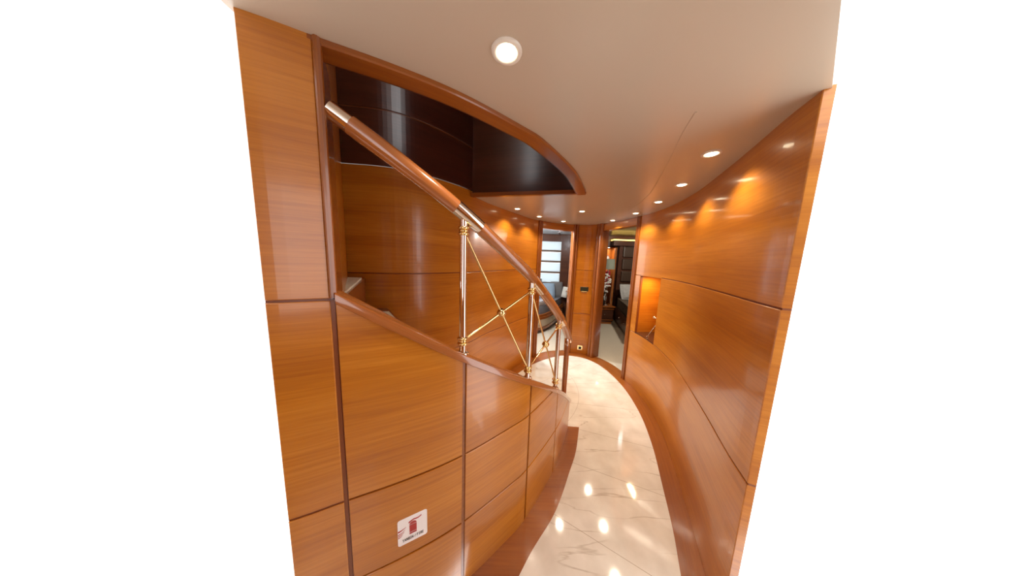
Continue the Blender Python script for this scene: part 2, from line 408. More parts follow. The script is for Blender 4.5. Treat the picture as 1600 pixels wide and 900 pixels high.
# well: end panel, unseen fascia and lid added to keep daylight out
e0 = np.array(INNER.P(INNER.at((.60, 2.05)), .075)); e1 = np.array(OUTER.P(s_w, .0))
INS = lambda a: INNER.P(a, .08)
sI = lambda x, y: INNER.at((x, y))
s_oe = sI(.60, 2.06); s_os = sI(-.565, .705)
tdir = (e1-e0)/np.linalg.norm(e1-e0); ndir = np.array([tdir[1], -tdir[0]])
if ndir[1] < 0: ndir = -ndir
wl = MB()
def slab(mb, a, b, z0, z1, th, mi=0):
    t = (b-a)/np.linalg.norm(b-a); n = np.array([-t[1], t[0]])
    if n[1] < 0: n = -n
    mb.prism([tuple(a), tuple(b), tuple(b+n*th), tuple(a+n*th)], z0, z1, mi)
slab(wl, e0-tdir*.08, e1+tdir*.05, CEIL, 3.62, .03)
for a, b, zt in ((s_os-.03, s_os+.02, 3.62), (s_os+.02, s_os+.40, 2.75), (s_os+.40, s_oe, 3.62)):  # low stretch leaves a gap shaped for daylight sheen on the end panel
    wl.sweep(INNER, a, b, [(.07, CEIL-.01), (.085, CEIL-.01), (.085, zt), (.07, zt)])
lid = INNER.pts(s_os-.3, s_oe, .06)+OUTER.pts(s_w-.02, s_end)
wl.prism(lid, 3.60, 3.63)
tag(wl.build('wall_stairwell', [M['well']]), 'dark stained upper stairwell lining seen through the ceiling opening, with an added unseen lid against daylight', kind='structure')
tr = MB()
tr.sweep(INNER, s_os-.03, s_oe, [(.0, CEIL+.01), (.0, CEIL-.012), (.004, CEIL-.016), (.07, CEIL-.016), (.075, CEIL-.012), (.075, CEIL+.02)])
tag(tr.build('trim_3', [M['trim']]), 'wide red wood band around the ceiling opening above the stairs', kind='structure')
tr = MB(); a0 = np.array(INNER.P(s_oe, -.0)); slab(tr, a0, e1-np.array([0, .0]), CEIL-.014, CEIL+.02, -.035)
slab(tr, a0+ndir*.0, e1, CEIL-.006, CEIL+.02, .03)
tag(tr.build('trim_4', [M['trim']]), 'straight wood edge at the far end of the ceiling opening', kind='structure')

# ceiling
CY = .565
cp = [(-.72, .55), (-1.0, .34), (-1.0, -1.4), (1.1, -1.4), (1.1, .20), (.60, .50), tuple(OUTER.P(r0, -.02))]+OUTER.pts(r0, s_w, -.02)+INNER.pts(s_oe, s_os, -.0)+INNER.pts(s_os, sI(-.712, .635), .04)
cl = MB(); cl.prism(cp, CEIL, CEIL+.04)
ce = tag(cl.build('ceiling', [M['ceil']]), 'cream satin ceiling with recessed downlights', kind='structure')
cl = MB(); cl.sweep(OUTER, r0, sO(1.595, 2.6), [(.335, CEIL+.01), (.337, CEIL-.002), (.340, CEIL-.0025), (.343, CEIL-.002), (.345, CEIL+.01)])
cl.build('ceiling_seam', [M['ceil']], ce)

# the passage behind the camera, with a window in its end
w = MB()
w.box(-1.06, -1.0, -1.4, .34, 0, CEIL+.01); w.box(1.1, 1.16, -1.4, .20, 0, CEIL+.01)
w.box(-1.06, -.62, -1.46, -1.4, 0, CEIL+.01); w.box(.20, 1.16, -1.46, -1.4, 0, CEIL+.01); w.box(-.62, .20, -1.46, -1.4, 0, 1.0)
tag(w.build('wall_rear', [M['panel']]), 'wood walls of the passage behind the viewpoint, with a window opening', kind='structure')

# foreground panelled wall left of the stair opening
w = MB(); f0 = sI(-.712, .635); fj = sI(-.578, .7015); fe = sI(-.558, .711)
wall(w, INNER, f0, fj, [0, .355, .71, 1.45, CEIL+.01], sign=-1)
w.sweep(INNER, fj, fj+.012, [(.004, 0), (.03, 0), (.03, 1.45), (.004, 1.45)], mi=1, step=.012)
wf = tag(w.build('wall_front', [M['panel'], M['groove']]), 'panelled wall beside the stair opening, nearest on the left', kind='structure')
jb = MB()                                      # rounded upright at the opening
pA, pB = INNER.P(fj), INNER.P(fe); t = INNER.T(fe); nn = np.array([-t[1], t[0]])
deep = np.array([-.10, .155])
poly = [tuple(pA+nn*.03), tuple(pA-nn*.0), tuple(pA-nn*.006+t*.006), tuple(pB-nn*.006-t*.008), tuple(pB-nn*.002-t*.002), tuple(pB+nn*.004), tuple(pB+deep), tuple(pA+deep+np.array([-.02, 0]))]
jb.prism(poly, 1.455, CEIL+.01)
jb.build('opening_post', [M['trim_v']], wf)
w = MB(); w.prism([tuple(pA+deep*.7+np.array([-.03, 0])), tuple(pB+deep*.9), tuple(OUTER.P(s_end, .01)+np.array([.02, 0])), tuple(OUTER.P(s_end, -.05)+np.array([-.06, 0]))], 0, 3.62); w.prism([tuple(pA+nn*.02), tuple(pB+nn*.02), tuple(pB+deep), tuple(pA+deep+np.array([-.02, 0]))], CEIL, 3.62)
tag(w.build('wall_light_stop', [M['panel']]), 'added side panel shutting daylight out of the stairs behind the opening post', kind='structure')  # wall added to stop daylight leaking into the stairs

# ------------------------------------------------------------------ doors
def jamb(mb, a, b, z0, z1, depth=.13):
    a, b = np.array(OUTER.P(a)), np.array(OUTER.P(b)); t = (b-a); L = np.linalg.norm(t); t /= L
    n = np.array([-t[1], t[0]])                # into the room
    pts = [a-n*depth]
    for c in (.25, .75):
        for k in range(9):
            th = math.pi*(1-k/8); pts.append(a+t*L*(c+.25*math.cos(th))+n*(.004+.5*L*.5*math.sin(th)))
    pts.append(b-n*depth)
    mb.prism([tuple(p) for p in pts], z0, z1)
def doorway(name, label, sr0, sr1, sl0, sl1, leaf):
    mid = OUTER.P((sr1+sl0)/2); r = tag(empty(name, (mid[0], mid[1], 0)), label, kind='structure')
    for a, b in ((sr0, sr1), (sl0, sl1)):
        m = MB(); jamb(m, a, b, 0, CEIL+.005); m.build('jamb', [M['trim_v']], r, auto=50)
    m = MB(); m.sweep(OUTER, sr1, sl0, [(-.10, 2.085), (-.004, 2.085), (.0, 2.089), (.0, 2.178), (-.004, 2.182), (-.10, 2.182)])
    m.sweep(OUTER, sr1, sl0, [(-.10, 2.182), (-.008, 2.182), (-.008, 2.195), (-.10, 2.195)])
    m.build('lintel', [M['panel']], r)
    m = MB(); hinge, ang, width = leaf; u = np.array([math.sin(ang), math.cos(ang)]); v = np.array([u[1], -u[0]])
    h = np.array(hinge); m.prism([tuple(h), tuple(h+u*width), tuple(h+u*width+v*.04), tuple(h+v*.04)], .01, 2.07)
    lf = m.build('door_leaf', [M['trim_v']], r, bevel=.006)
    m = MB(); q = h+u*(width-.07); 
    for sgn, off in ((-1, 0), (1, .04)):
        c = q+v*(off+sgn*.045); m.tube([(*(q+v*off), 1.0), (*c, 1.0), (*(c-u*.11), 1.0)], .009, 10)
    m.build('door_handle', [M['chrome']], lf)
    return r
d1 = doorway('door_1', 'open doorway to the bright cabin with the striped blind', sO(1.06, 3.802), sO(.985, 3.80), sO(.432, 3.575), sO(.372, 3.532),
             ((1.0, 3.94), math.radians(14.6), .56))
d2 = doorway('door_2', 'open doorway to the dark cabin at the far right', sO(1.593, 2.925), sO(1.583, 2.985), sO(1.40, 3.60), sO(1.335, 3.716),
             ((1.405, 3.72), math.radians(21.6), .60))

# ------------------------------------------------------------------ staircase
capS = [.30, .464, .53, .60, .708, .833, .897, 1.10, 1.349, 1.671, 1.866, 2.122, 2.22]
capZ = [1.56, 1.463, 1.421, 1.365, 1.297, 1.213, 1.166, 1.043, .885, .689, .551, .363, .29]
# the table runs along the centre line of the cap (25 mm inside the face): convert to face lengths
CC = np.array([INNER.P(a, .025) for a in INNER.s]); CCs = np.r_[0, np.cumsum(np.linalg.norm(np.diff(CC, axis=0), axis=1))]
face = lambda a: float(np.interp(a, CCs, INNER.s))
capF = [face(a) for a in capS]
_cz = np.polyfit(capF, capZ, 5)
capz = lambda a: float(np.polyval(_cz, a))
st = empty('staircase', (.0, 1.7, 0), 'curved wooden staircase with panelled side rising from the marble floor to the left', 'staircase')
s_end_in = sI(.59, 1.985)
core = MB(); n = 60; ss = np.linspace(fj+.0, s_end_in, n); v = []; f = []
for a in ss:
    for dd, z in ((.007, 0), (.007, capz(a)-.008), (.05, capz(a)-.008), (.05, 0)):
        p = INNER.P(a, dd); v.append((*p, z))
for i in range(n-1):
    for j in range(4): f.append((i*4+j, (i+1)*4+j, (i+1)*4+(j+1) % 4, i*4+(j+1) % 4))
core.add(v, f); core.add(v, [(0, 1, 2, 3), tuple(range(4*n-4, 4*n))])
core.build('stringer_core', [M['trim']], st)
seams = [fj+.006, face(.897), face(1.321), face(1.712), s_end_in+.0]
top = lambda a: capz(a)-.008
for i in range(4):
    a, b = seams[i]+.0085-.0013*i, seams[i+1]-(.0085-.0013*i if i < 3 else .001)
    for z0, z1 in ((0, .355-G), (.355+G, .71-G), (.71+G, 3)):
        # range of this panel that still lies under the cap
        ok = [q for q in np.linspace(a, b, 80) if top(q) > z0+.012]
        if len(ok) < 3: continue
        m = MB(); panel(m, INNER, a, ok[-1], z0, z1, 0, -1, .0065, top=top, b=.002)
        m.build('side_panel', [M['panel']], st)
cp_ = MB(); prof = []
for k in range(14):
    th = 2*math.pi*k/14; c, s_ = math.cos(th), math.sin(th)
    prof.append((.025+.038*math.copysign(abs(c)**.35, c), .000+.020*math.copysign(abs(s_)**.35, s_)))
cp_.sweep(INNER, fe-.004, s_end_in+.006, prof, zf=capz)
cp_.build('cap_rail', [M['rail']], st, auto=50)
RISE = .235
inn = [(.52, 1.82), (.385, 1.56), (.20, 1.30), (-.02, 1.065), (-.275, .865), (-.59, .70)]
out = [(-.40, 2.33), (-.55, 2.10), (-.66, 1.97), (-.80, 1.85), (-.975, 1.75), (-1.13, 1.73)]
for k in range(6):
    z = RISE*(k+1)
    i0 = INNER.P(sI(*inn[k]), .055); o0 = OUTER.P(sO(*out[k]), .004)
    if k < 5: i1 = INNER.P(sI(*inn[k+1]), .055); o1 = OUTER.P(sO(*out[k+1]), .004)
    else: i1 = np.array([-.735, .83]); o1 = OUTER.P(s_end-.005, .004)
    q0, q1 = sI(*inn[k]), (sI(*inn[k+1]) if k < 5 else None)
    innline = INNER.pts(q0, q1, .055) if k < 5 else [tuple(i0), tuple(i1)]
    outline_ = OUTER.pts(sO(*out[k]), sO(*out[k+1]), .004) if k < 5 else [tuple(o0), tuple(o1)]
    m = MB(); m.prism(innline+outline_[::-1], z-.035, z)
    td = m.build('tread', [M['trim']], st, bevel=.008)
    i0, o0, i1, o1 = map(np.array, (i0, o0, i1, o1)); L = lambda a, b, t_: a+(b-a)*t_
    m = MB()
    ce_ = .93 if k == 5 else .84; ga, gb, gc, gd = L(i0, o0, .05), L(i0, o0, ce_), L(i1, o1, ce_), L(i1, o1, .05)
    ba = [L(ga, gd, .08), L(gb, gc, .12), gc, gd]
    m.prism([tuple(p) for p in ba], z, z+.012); m.build('carpet', [M['step_carpet']], td, bevel=.004)
    m = MB(); back = L(i0, i1, .03)-i0
    m.prism([tuple(i0+back), tuple(o0+back), tuple(o0+2*back), tuple(i0+2*back)], z-RISE, z-.035)
    m.build('riser', [M['trim']], st)

# ------------------------------------------------------------------ railing
rS = [.44, .482, .54, .591, .697, .871, .972, 1.116, 1.334, 1.444, 1.604, 1.765, 1.866, 2.038, 2.075]
rZ = [2.045, 2.02, 1.993, 1.963, 1.892, 1.784, 1.73, 1.638, 1.48, 1.406, 1.297, 1.176, 1.093, .955, .925]
_rz = np.polyfit(rS, rZ, 5); railz = lambda a: float(np.polyval(_rz, a))
def rail_p(a, dz=0): p = INNER.P(face(a), .025); return (p[0], p[1], railz(a)+dz)
rl = empty('stair_railing', (*INNER.P(face(1.3), .025), capz(face(1.3))), 'gold and wood stair handrail on polished posts with crossed rods', 'railing')
def rail_seg(name, a, b, r, m_):
    mb = MB(); mb.tube([rail_p(q) for q in np.linspace(a, b, max(3, int((b-a)/.02)))], r, 20); return mb.build(name, [m_], rl)
RR = .029
rail_seg('end_sleeve', .483, .535, RR*.93, M['chrome'])
spans = [(.535, .865), (.972, 1.325), (1.425, 1.735), (1.80, 2.035)]
for a, b in spans: rail_seg('handrail', a, b, RR, M['rail'])
for a, b in ((.865, .972), (1.325, 1.425), (1.735, 1.80)): tag(rail_seg('sleeve', a, b, RR*1.02, M['chrome']), 'polished metal sleeve')
rail_seg('tip', 2.035, 2.07, RR*1.0, M['chrome'])
ub = MB(); ub.tube([rail_p(q, -.0285) for q in np.linspace(.54, 2.03, 60)], .006, 10); ub.build('under_strip', [M['chrome']], rl)
posts = [.897, 1.312, 1.712]; PT = []
for a in posts:
    p = INNER.P(face(a), .025); z0 = capz(face(a))+.018; z1 = railz(a)-.02; PT.append((p, z0, z1))
    m = MB(); m.lathe([(.0145, z0), (.0145, z1)], p[0], p[1]); po = m.build('post', [M['chrome']], rl)
    m = MB(); m.lathe([(.027, z0-.006), (.027, z0), (.022, z0+.006), (.0145, z0+.007)], p[0], p[1]); m.build('foot', [M['chrome']], po)
    for zc in (z0+.055, z1-.05):
        m = MB()
        for dz in (-.012, 0, .012):
            rr_ = .019 if dz == 0 else .0235
            m.lathe([(0.0146, zc+dz-.006), (rr_-.003, zc+dz-.0055), (rr_, zc+dz-.002), (rr_, zc+dz+.002), (rr_-.003, zc+dz+.0055), (0.0146, zc+dz+.006)], p[0], p[1])
        m.build('collar', [M['gold']], po)
for i in range(2):
    (pa, a0, a1), (pb, b0, b1) = PT[i], PT[i+1]
    A0, A1, B0, B1 = Vector((*pa, a0+.055)), Vector((*pa, a1-.05)), Vector((*pb, b0+.055)), Vector((*pb, b1-.05))
    dirv = (B0-A0).normalized()
    for p, q in ((A0, B1), (A1, B0)):
        u = (q-p).normalized(); m = MB(); m.tube([p+u*.012, q-u*.012], .0052, 10); m.build('cross_rod', [M['gold']], rl)
    # crossing point of the two rods
    c = (A0+A1+B0+B1)/4; 
    den = (B1-A0)-(B0-A1); hA = (A1-A0).z; 
    t_ = hA/(hA+(B1-B0).z); c = A0+(B1-A0)*t_
    m = MB(); m.sphere(c, .022, 20); ba_ = m.build('ball', [M['gold']], rl)
    m = MB(); m.lathe([(.0215, -.004), (.0235, -.002), (.0235, .002), (.0215, .004)], 0, 0, 20, M4=Matrix.Translation(c)); m.build('ball_band', [M['gold']], ba_)
pn = INNER.P(face(2.0), .025); zf_ = capz(face(2.0))+.016; zt = railz(2.0)-.02
m = MB(); m.lathe([(.021, zf_+.03), (.021, zt-.06)], pn[0], pn[1]); nw = m.build('newel_post', [M['rail']], rl)
m = MB(); m.lathe([(.0215, zt-.06), (.0215, zt-.005), (.012, zt+.015)], pn[0], pn[1]); m.build('ferrule', [M['chrome']], nw)
m = MB(); m.lathe([(.024, zf_-.012), (.024, zf_), (.0215, zf_+.004), (.0215, zf_+.03)], pn[0], pn[1]); m.build('foot', [M['chrome']], nw)

# ------------------------------------------------------------------ downlights
dl = [((-.04, .73), 'large bright round ceiling downlight nearest the camera'),
      ((1.03, 1.28), 'ceiling downlight over the right wall, nearest of that row'),
      ((1.23, 1.76), 'ceiling downlight over the right wall, second of that row from the camera'),
      ((1.37, 2.25), 'ceiling downlight above the lit wall recess, third of the right wall row'),
      ((1.44, 2.78), 'ceiling downlight by the right post of the dark cabin doorway'),
      ((1.39, 3.29), 'ceiling downlight in front of the dark cabin doorway'),
      ((.80, 2.78), 'lone ceiling downlight in the middle of the round landing'),
      ((.74, 3.51), 'ceiling downlight above the bright cabin doorway'),
      ((.34, 3.20), 'ceiling downlight by the left post of the bright cabin doorway'),
      ((.03, 2.77), 'ceiling downlight above the wall behind the stairs')]
for i, ((x, y), lab) in enumerate(dl):
    t = empty('downlight', (x, y, CEIL), lab, 'ceiling light', 'recessed ceiling downlights')
    m = MB(); m.lathe([(.029, CEIL+.004), (.029, CEIL-.003), (.033, CEIL-.006), (.043, CEIL-.005), (.0445, CEIL-.001), (.0445, CEIL+.004)], x, y, 32); m.build('trim_ring', [M['ring']], t)
    m = MB(); m.lathe([(.029, CEIL-.001), (.026, CEIL-.005), (.016, CEIL-.009), (.0001, CEIL-.011)], x, y, 32); m.build('lens', [M['lens']], t)
    ld = bpy.data.lights.new('downlight_lamp', 'SPOT'); ld.energy = LAMP_W; ld.color = (1, .86, .66); ld.shadow_soft_size = .03
    ld.spot_size = math.radians(128); ld.spot_blend = .6
    lo = bpy.data.objects.new('downlight_lamp', ld); C.objects.link(lo); lo.parent = t; lo.location = (0, 0, -.02)
ld = bpy.data.lights.new('niche_lamp', 'AREA'); ld.energy = NICHE_W; ld.color = (1, .76, .42); ld.shape = 'RECTANGLE'; ld.size = .25; ld.size_y = .05
lo = bpy.data.objects.new('niche_lamp', ld); C.objects.link(lo); q = OUTER.P((n0+n1)/2, -.10); lo.location = (q[0], q[1], 1.435)
lo.rotation_euler = (0, 0, math.radians(90))

# ------------------------------------------------------------------ fire sign on the stair side
sg_s = sI(-.378, .797); sp = INNER.P(sg_s, -.0015); stn = INNER.T(sg_s); sn = np.array([stn[1], -stn[0]])
SW, SH = .112, .122; sz = .478
sg = empty('fire_sign', (*sp, sz), 'white fire extinguisher sticker on the panelled stair side', 'sign')
def sgp(u, v, h=0):                            # u along the wall, v up, bent with the panel
    p = INNER.P(sg_s+u, -.0012-h); return (p[0], p[1], sz+v)
def sign_poly(name, pts, h, mt, parent):
    mb = MB(); n = len(pts); fr = [sgp(u, v, h) for u, v in pts]; bk = [sgp(u, v, -.0004) for u, v in pts]
    mb.add(fr+bk, [tuple(range(n)), tuple(range(n, 2*n))[::-1]]+[(i, (i+1) % n, n+(i+1) % n, n+i) for i in range(n)])
    return mb.build(name, [mt], parent)
def rrect(w_, h_, r, cx=0, cy=0):
    o = []
    for a0, sx, sy in ((0, 1, 1), (90, -1, 1), (180, -1, -1), (270, 1, -1)):
        for k in range(5):
            a = math.radians(a0+90*k/4); o.append((cx+sx*(w_/2-r)+r*math.cos(a), cy+sy*(h_/2-r)+r*math.sin(a)))
    return o
sign_poly('sticker', rrect(SW, SH, .009), .0006, M['white'], sg)
H2 = .0011
ex = [(-.0125, -.014), (.0145, -.014), (.0145, .018), (-.0125, .018)]
sign_poly('extinguisher_body', ex, H2, M['red'], sg)
sign_poly('extinguisher_base', [(-.0125, -.023), (.0145, -.023), (.0145, -.017), (-.0125, -.017)], H2, M['red'], sg)
sign_poly('extinguisher_shoulder', [(-.0125, .021), (.0145, .021)]+[(.001+.0135*math.cos(math.radians(a)), .021+.012*math.sin(math.radians(a))) for a in range(20, 165, 16)], H2, M['red'], sg)
sign_poly('extinguisher_lever', [(-.015, .030), (-.004, .035), (.004, .0385), (.012, .037), (.022, .037), (.034, .042), (.034, .046), (.022, .041), (.012, .0415), (.003, .043), (-.006, .040), (-.0155, .036)], H2, M['red'], sg)
for y0, tw, L_, ty in ((.010, .009, .030, .019), (-.003, .005, .026, .008), (-.011, .005, .023, -.001), (-.019, .005, .017, -.012)):
    x0_ = -SW/2+.001; lo_ = []; hi_ = []
    for k in range(7):
        q = k/6; c = y0+(ty-y0)*q*q; h_ = tw*(1-q)*.5+.0002; hi_.append((x0_+L_*q, c+h_*.6)); lo_.append((x0_+L_*q, c-h_))
    sign_poly('flame', hi_[::-1]+lo_, H2, M['red'], sg)
# lettering: slab capitals from strokes
def stroke(mb, pts, wd, h):
    for a, b in zip(pts[:-1], pts[1:]):
        a, b = np.array(a), np.array(b); t = (b-a)/np.linalg.norm(b-a); n = np.array([-t[1], t[0]])*wd/2; a = a-t*wd*.3; b = b+t*wd*.3
        q = [a+n, b+n, b-n, a-n]; fr = [sgp(*p, h) for p in q]; bk = [sgp(*p, 0) for p in q]
        mb.add(fr+bk, [(0, 1, 2, 3), (7, 6, 5, 4), (0, 1, 5, 4), (1, 2, 6, 5), (2, 3, 7, 6), (3, 0, 4, 7)])
GL = {'Y': [[(0, 1), (.5, .5), (1, 1)], [(.5, .5), (.5, 0)], [(.25, 0), (.75, 0)]], 'A': [[(0, 0), (.5, 1), (1, 0)], [(.2, .35), (.8, .35)]],
      'N': [[(0, 0), (0, 1), (1, 0), (1, 1)]], 'G': [[(1, .8), (.8, 1), (.2, 1), (0, .8), (0, .2), (.2, 0), (1, 0), (1, .45), (.6, .45)]],
      'I': [[(.5, 0), (.5, 1)], [(.2, 0), (.8, 0)], [(.2, 1), (.8, 1)]], '/': [[(.1, 0), (.9, 1)]], 'F': [[(0, 0), (0, 1), (1, 1)], [(0, .5), (.7, .5)]],
      'R': [[(0, 0), (0, 1), (.8, 1), (1, .8), (.8, .5), (0, .5)], [(.55, .5), (1, 0)]], 'E': [[(1, 0), (0, 0), (0, 1), (1, 1)], [(0, .5), (.8, .5)]]}
x = -.0385
for ch in 'YANGIN / FIRE':
    if ch == ' ': x += .0030; continue
    m = MB(); lw = .0046 if ch not in 'I/' else .0034
    for pl_ in GL[ch]: stroke(m, [(x+lw*a, -.046+.0105*b) for a, b in pl_], .0017, H2)
    m.build('letter', [M['ink']], sg); x += lw+.0026

# ------------------------------------------------------------------ switch plate and socket on the back wall
def wall_item(name, label, cat, p, z):
    a = sO(*p); q = OUTER.P(a, .0); t = OUTER.T(a); n = np.array([-t[1], t[0]])
    e = empty(name, (q[0], q[1], z), label, cat)
    M4 = Matrix(((-t[0], 0, n[0], q[0]), (-t[1], 0, n[1], q[1]), (0, 1, 0, z), (0, 0, 0, 1)))   # local x right, y up, z out
    return e, M4
def prism_local(mb, poly, z0, z1, M4):
    n = len(poly); v = [tuple(M4 @ Vector((p[0], p[1], z0))) for p in poly]+[tuple(M4 @ Vector((p[0], p[1], z1))) for p in poly]
    mb.add(v, [tuple(range(n))[::-1], tuple(range(n, 2*n))]+[(i, (i+1) % n, n+(i+1) % n, n+i) for i in range(n)])
sw, M4 = wall_item('switch_plate', 'brass framed switch plate on the wall between the doorways', 'switch', (1.226, 3.775), 1.125)
m = MB(); prism_local(m, rrect(.165, .105, .006), -.003, .008, M4); m.build('frame', [M['gold']], sw, bevel=.002)
m = MB(); prism_local(m, rrect(.135, .07, .004, 0, .008), .007, .012, M4); m.build('cover', [M['display']], sw)
m = MB(); prism_local(m, [(-.05, -.044), (.05, -.044), (.045, -.032), (-.045, -.032)], .007, .02, M4); m.build('lip', [M['gold']], sw)
sk, M4 = wall_item('wall_socket', 'small brass framed black socket low on the wall between the doorways', 'socket', (1.22, 3.775), .095)
m = MB(); prism_local(m, rrect(.085, .085, .005), -.003, .007, M4); m.build('frame', [M['gold']], sk, bevel=.002)
m = MB(); prism_local(m, rrect(.046, .046, .003), .006, .010, M4); m.build('insert', [M['black']], sk)

# chrome fitting standing in the niche
q = OUTER.P(n0+.20, -.10); qb = OUTER.P(n0+.08, -.13)
nf = empty('chrome_stand', (q[0], q[1], .716), 'slim chrome stand with ball knob in the lit wall recess', 'ornament')
top_ = np.array([*OUTER.P(n0+.10, -.09), .97]); foot_ = np.array([*OUTER.P(n0+.235, -.05), .722])
m = MB(); m.tube([tuple(foot_), tuple(foot_+(top_-foot_)*.5), tuple(top_)], .005, 10); m.tube([tuple(foot_-np.array([.012, 0, 0])), tuple(foot_+np.array([.012, 0, 0]))], .006, 10); m.build('leg', [M['chrome']], nf)
f2 = np.array([*OUTER.P(n0+.03, -.15), .722]); m = MB(); m.tube([tuple(f2), tuple(top_)], .005, 10); m.build('leg', [M['chrome']], nf)
k1 = np.array([*OUTER.P(n0+.145, -.05), .985]); m = MB(); m.tube([tuple(top_), tuple(k1)], .006, 10); m.sphere(k1, .013, 14); m.sphere(top_, .014, 14); m.build('knob', [M['chrome']], nf)

# ------------------------------------------------------------------ cabin one (bright)
cb = MB(); cb.prism([(-.9, 3.0), (-.1, 3.0), (.36, 3.62), (.7, 3.84), (1.0, 3.9), (1.24, 3.86), (1.9, 6.4), (-.9, 6.4)], -.06, -.001)
tag(cb.build('floor_cabin', [M['carpet']]), 'cream carpet of the bright cabin', kind='structure')
w = MB()
w.box(-.9, .30, 6.3, 6.4, 0, 2.32); w.box(1.52, 1.95, 6.3, 6.4, 0, 2.32); w.box(.30, 1.52, 6.3, 6.4, 2.13, 2.32); w.box(.30, 1.52, 6.3, 6.4, 0, .85)
w.prism([(1.22, 3.95), (1.30, 3.95), (1.95, 6.3), (1.87, 6.3)], 0, 2.32)
w.box(-.98, -.9, 3.0, 6.4, 0, .75); w.box(-.98, -.9, 3.0, 6.4, 2.1, 2.32); w.box(-.98, -.9, 3.0, 4.0, .75, 2.1); w.box(-.98, -.9, 6.0, 6.4, .75, 2.1)  # opening in this unseen wall is added to bring in daylight
w.prism([(-.9, 3.0), (-.9, 2.94), (-.1, 2.94), (.33, 3.62), (.30, 3.66), (-.13, 3.0)], 0, 2.32)
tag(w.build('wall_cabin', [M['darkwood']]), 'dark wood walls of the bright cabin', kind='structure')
w = MB(); w.prism([(-.98, 2.94), (-.1, 2.94), (.36, 3.62), (.7, 3.84), (1.0, 3.9), (1.3, 3.9), (1.95, 6.4), (-.98, 6.4)], 2.30, 2.34)
cc = tag(w.build('ceiling_cabin', [M['ceil_cabin']]), 'pale panelled ceiling of the bright cabin', kind='structure')
m = MB(); m.prism([(.78, 4.6), (.80, 4.6), (1.28, 6.3), (1.25, 6.3)], 2.292, 2.302); m.build('ceiling_joint', [M['darkwood']], cc)
m = MB(); m.prism([(1.28, 4.4), (1.42, 4.4), (1.90, 6.3), (1.62, 6.3)], 2.288, 2.302); m.build('ceiling_edge', [M['darkwood']], cc)
x, y = 1.12, 5.72
t = empty('cabin_spotlight', (x, y, 2.30), 'tiny ceiling spot in the bright cabin above the bed', 'ceiling light')
m = MB(); m.lathe([(.03, 2.304), (.035, 2.29), (.025, 2.285), (.0001, 2.284)], x, y, 20); m.build('lens', [M['white']], t)
def fill_lamp(x, y, z, watts, col, label):  # unseen fill lamp added to brighten a cabin
    t = empty('cabin_fill', (x, y, z), label, 'ceiling light')
    m = MB(); m.lathe([(.05, z+.004), (.055, z-.004), (.045, z-.008), (.0001, z-.009)], x, y, 24); m.build('lens', [M['lens']], t)
    ld = bpy.data.lights.new('cabin_fill_lamp', 'POINT'); ld.energy = watts; ld.color = col; ld.shadow_soft_size = .06
    lo = bpy.data.objects.new('cabin_fill_lamp', ld); C.objects.link(lo); lo.parent = t; lo.location = (0, 0, -.09)
fill_lamp(.20, 4.1, 2.30, 110, (.92, .96, 1), 'added fill lamp brightening the bright cabin, out of sight left of its doorway')
fill_lamp(2.75, 4.3, 2.30, 60, (1, .92, .8), 'added fill lamp brightening the dark cabin, out of sight right of its doorway')
wn = tag(empty('window_1', (.9, 6.3, .85)), 'cabin window behind the striped blind', kind='structure')
m = MB(); m.box(.30, 1.52, 6.36, 6.37, .85, 2.13); m.build('pane', [M['glass']], wn)
m = MB(); m.box(.28, 1.60, 6.26, 6.31, 2.12, 2.29); m.box(1.51, 1.60, 6.26, 6.31, .85, 2.12); m.build('window_frame', [M['darkwood']], wn, bevel=.006)
bl = empty('window_blind', (.9, 6.24, .95), 'white roman blind with dark slats in the bright cabin window', 'blind')
edges = [2.12, 1.83, 1.545, 1.25, .955, .80]
for z1, z0 in zip(edges[:-1], edges[1:]):
    m = MB(); prof = [(6.245, z1-.02), (6.238, (z1+z0)/2), (6.225, z0+.03), (6.228, z0+.03), (6.241, (z1+z0)/2), (6.248, z1-.02)]
    v = [(xx, py, pz) for xx in (.28, 1.50) for py, pz in prof]
    m.add(v, [(i, (i+1) % 6, 6+(i+1) % 6, 6+i) for i in range(6)]+[tuple(range(6))[::-1], tuple(range(6, 12))]); m.build('fabric_band', [M['blind']], bl)
for z in edges[1:-1]:
    m = MB(); m.box(.28, 1.53, 6.205, 6.25, z-.012, z+.040); m.build('slat', [M['slat']], bl, bevel=.004)
m = MB(); m.box(.28, 1.50, 6.215, 6.25, 2.10, 2.13); m.build('head_rail', [M['darkwood']], bl)

bed = empty('bed', (.5, 5.4, 0), 'bed with rounded wooden frame and cream sides in the bright cabin', 'bed')
foot = Curve([(-.5, 4.62), (.0, 4.60), (.40, 4.64), (.62, 4.73), (.78, 4.88), (.93, 5.10), (1.14, 5.50), (1.36, 5.95), (1.46, 6.17)])
def bed_slab(off, z0, z1):
    p = foot.pts(0, foot.len, off, .05)+[(-.5, 6.17)]; m = MB(); m.prism(p, z0, z1); return m
bed_slab(.06, 0, .07).build('plinth', [M['darkwood']], bed)
bed_slab(.015, .07, .13).build('lower_rail', [M['trim']], bed, bevel=.012)
bed_slab(.03, .13, .31).build('cream_side', [M['bedpanel']], bed)
bed_slab(.0, .31, .36).build('upper_rail', [M['trim']], bed, bevel=.018)
bed_slab(.02, .36, .41).build('top_rail', [M['trim']], bed, bevel=.018)
bed_slab(.07, .41, .60).build('mattress', [M['grey']], bed, bevel=.06)
for (hx, hy) in ((.62, 4.75), (1.0, 5.25)):
    s_ = foot.at((hx, hy)); p = foot.P(s_, .028); m = MB(); m.sphere((p[0], p[1], .23), .012, 10); m.build('knob', [M['chrome']], bed)
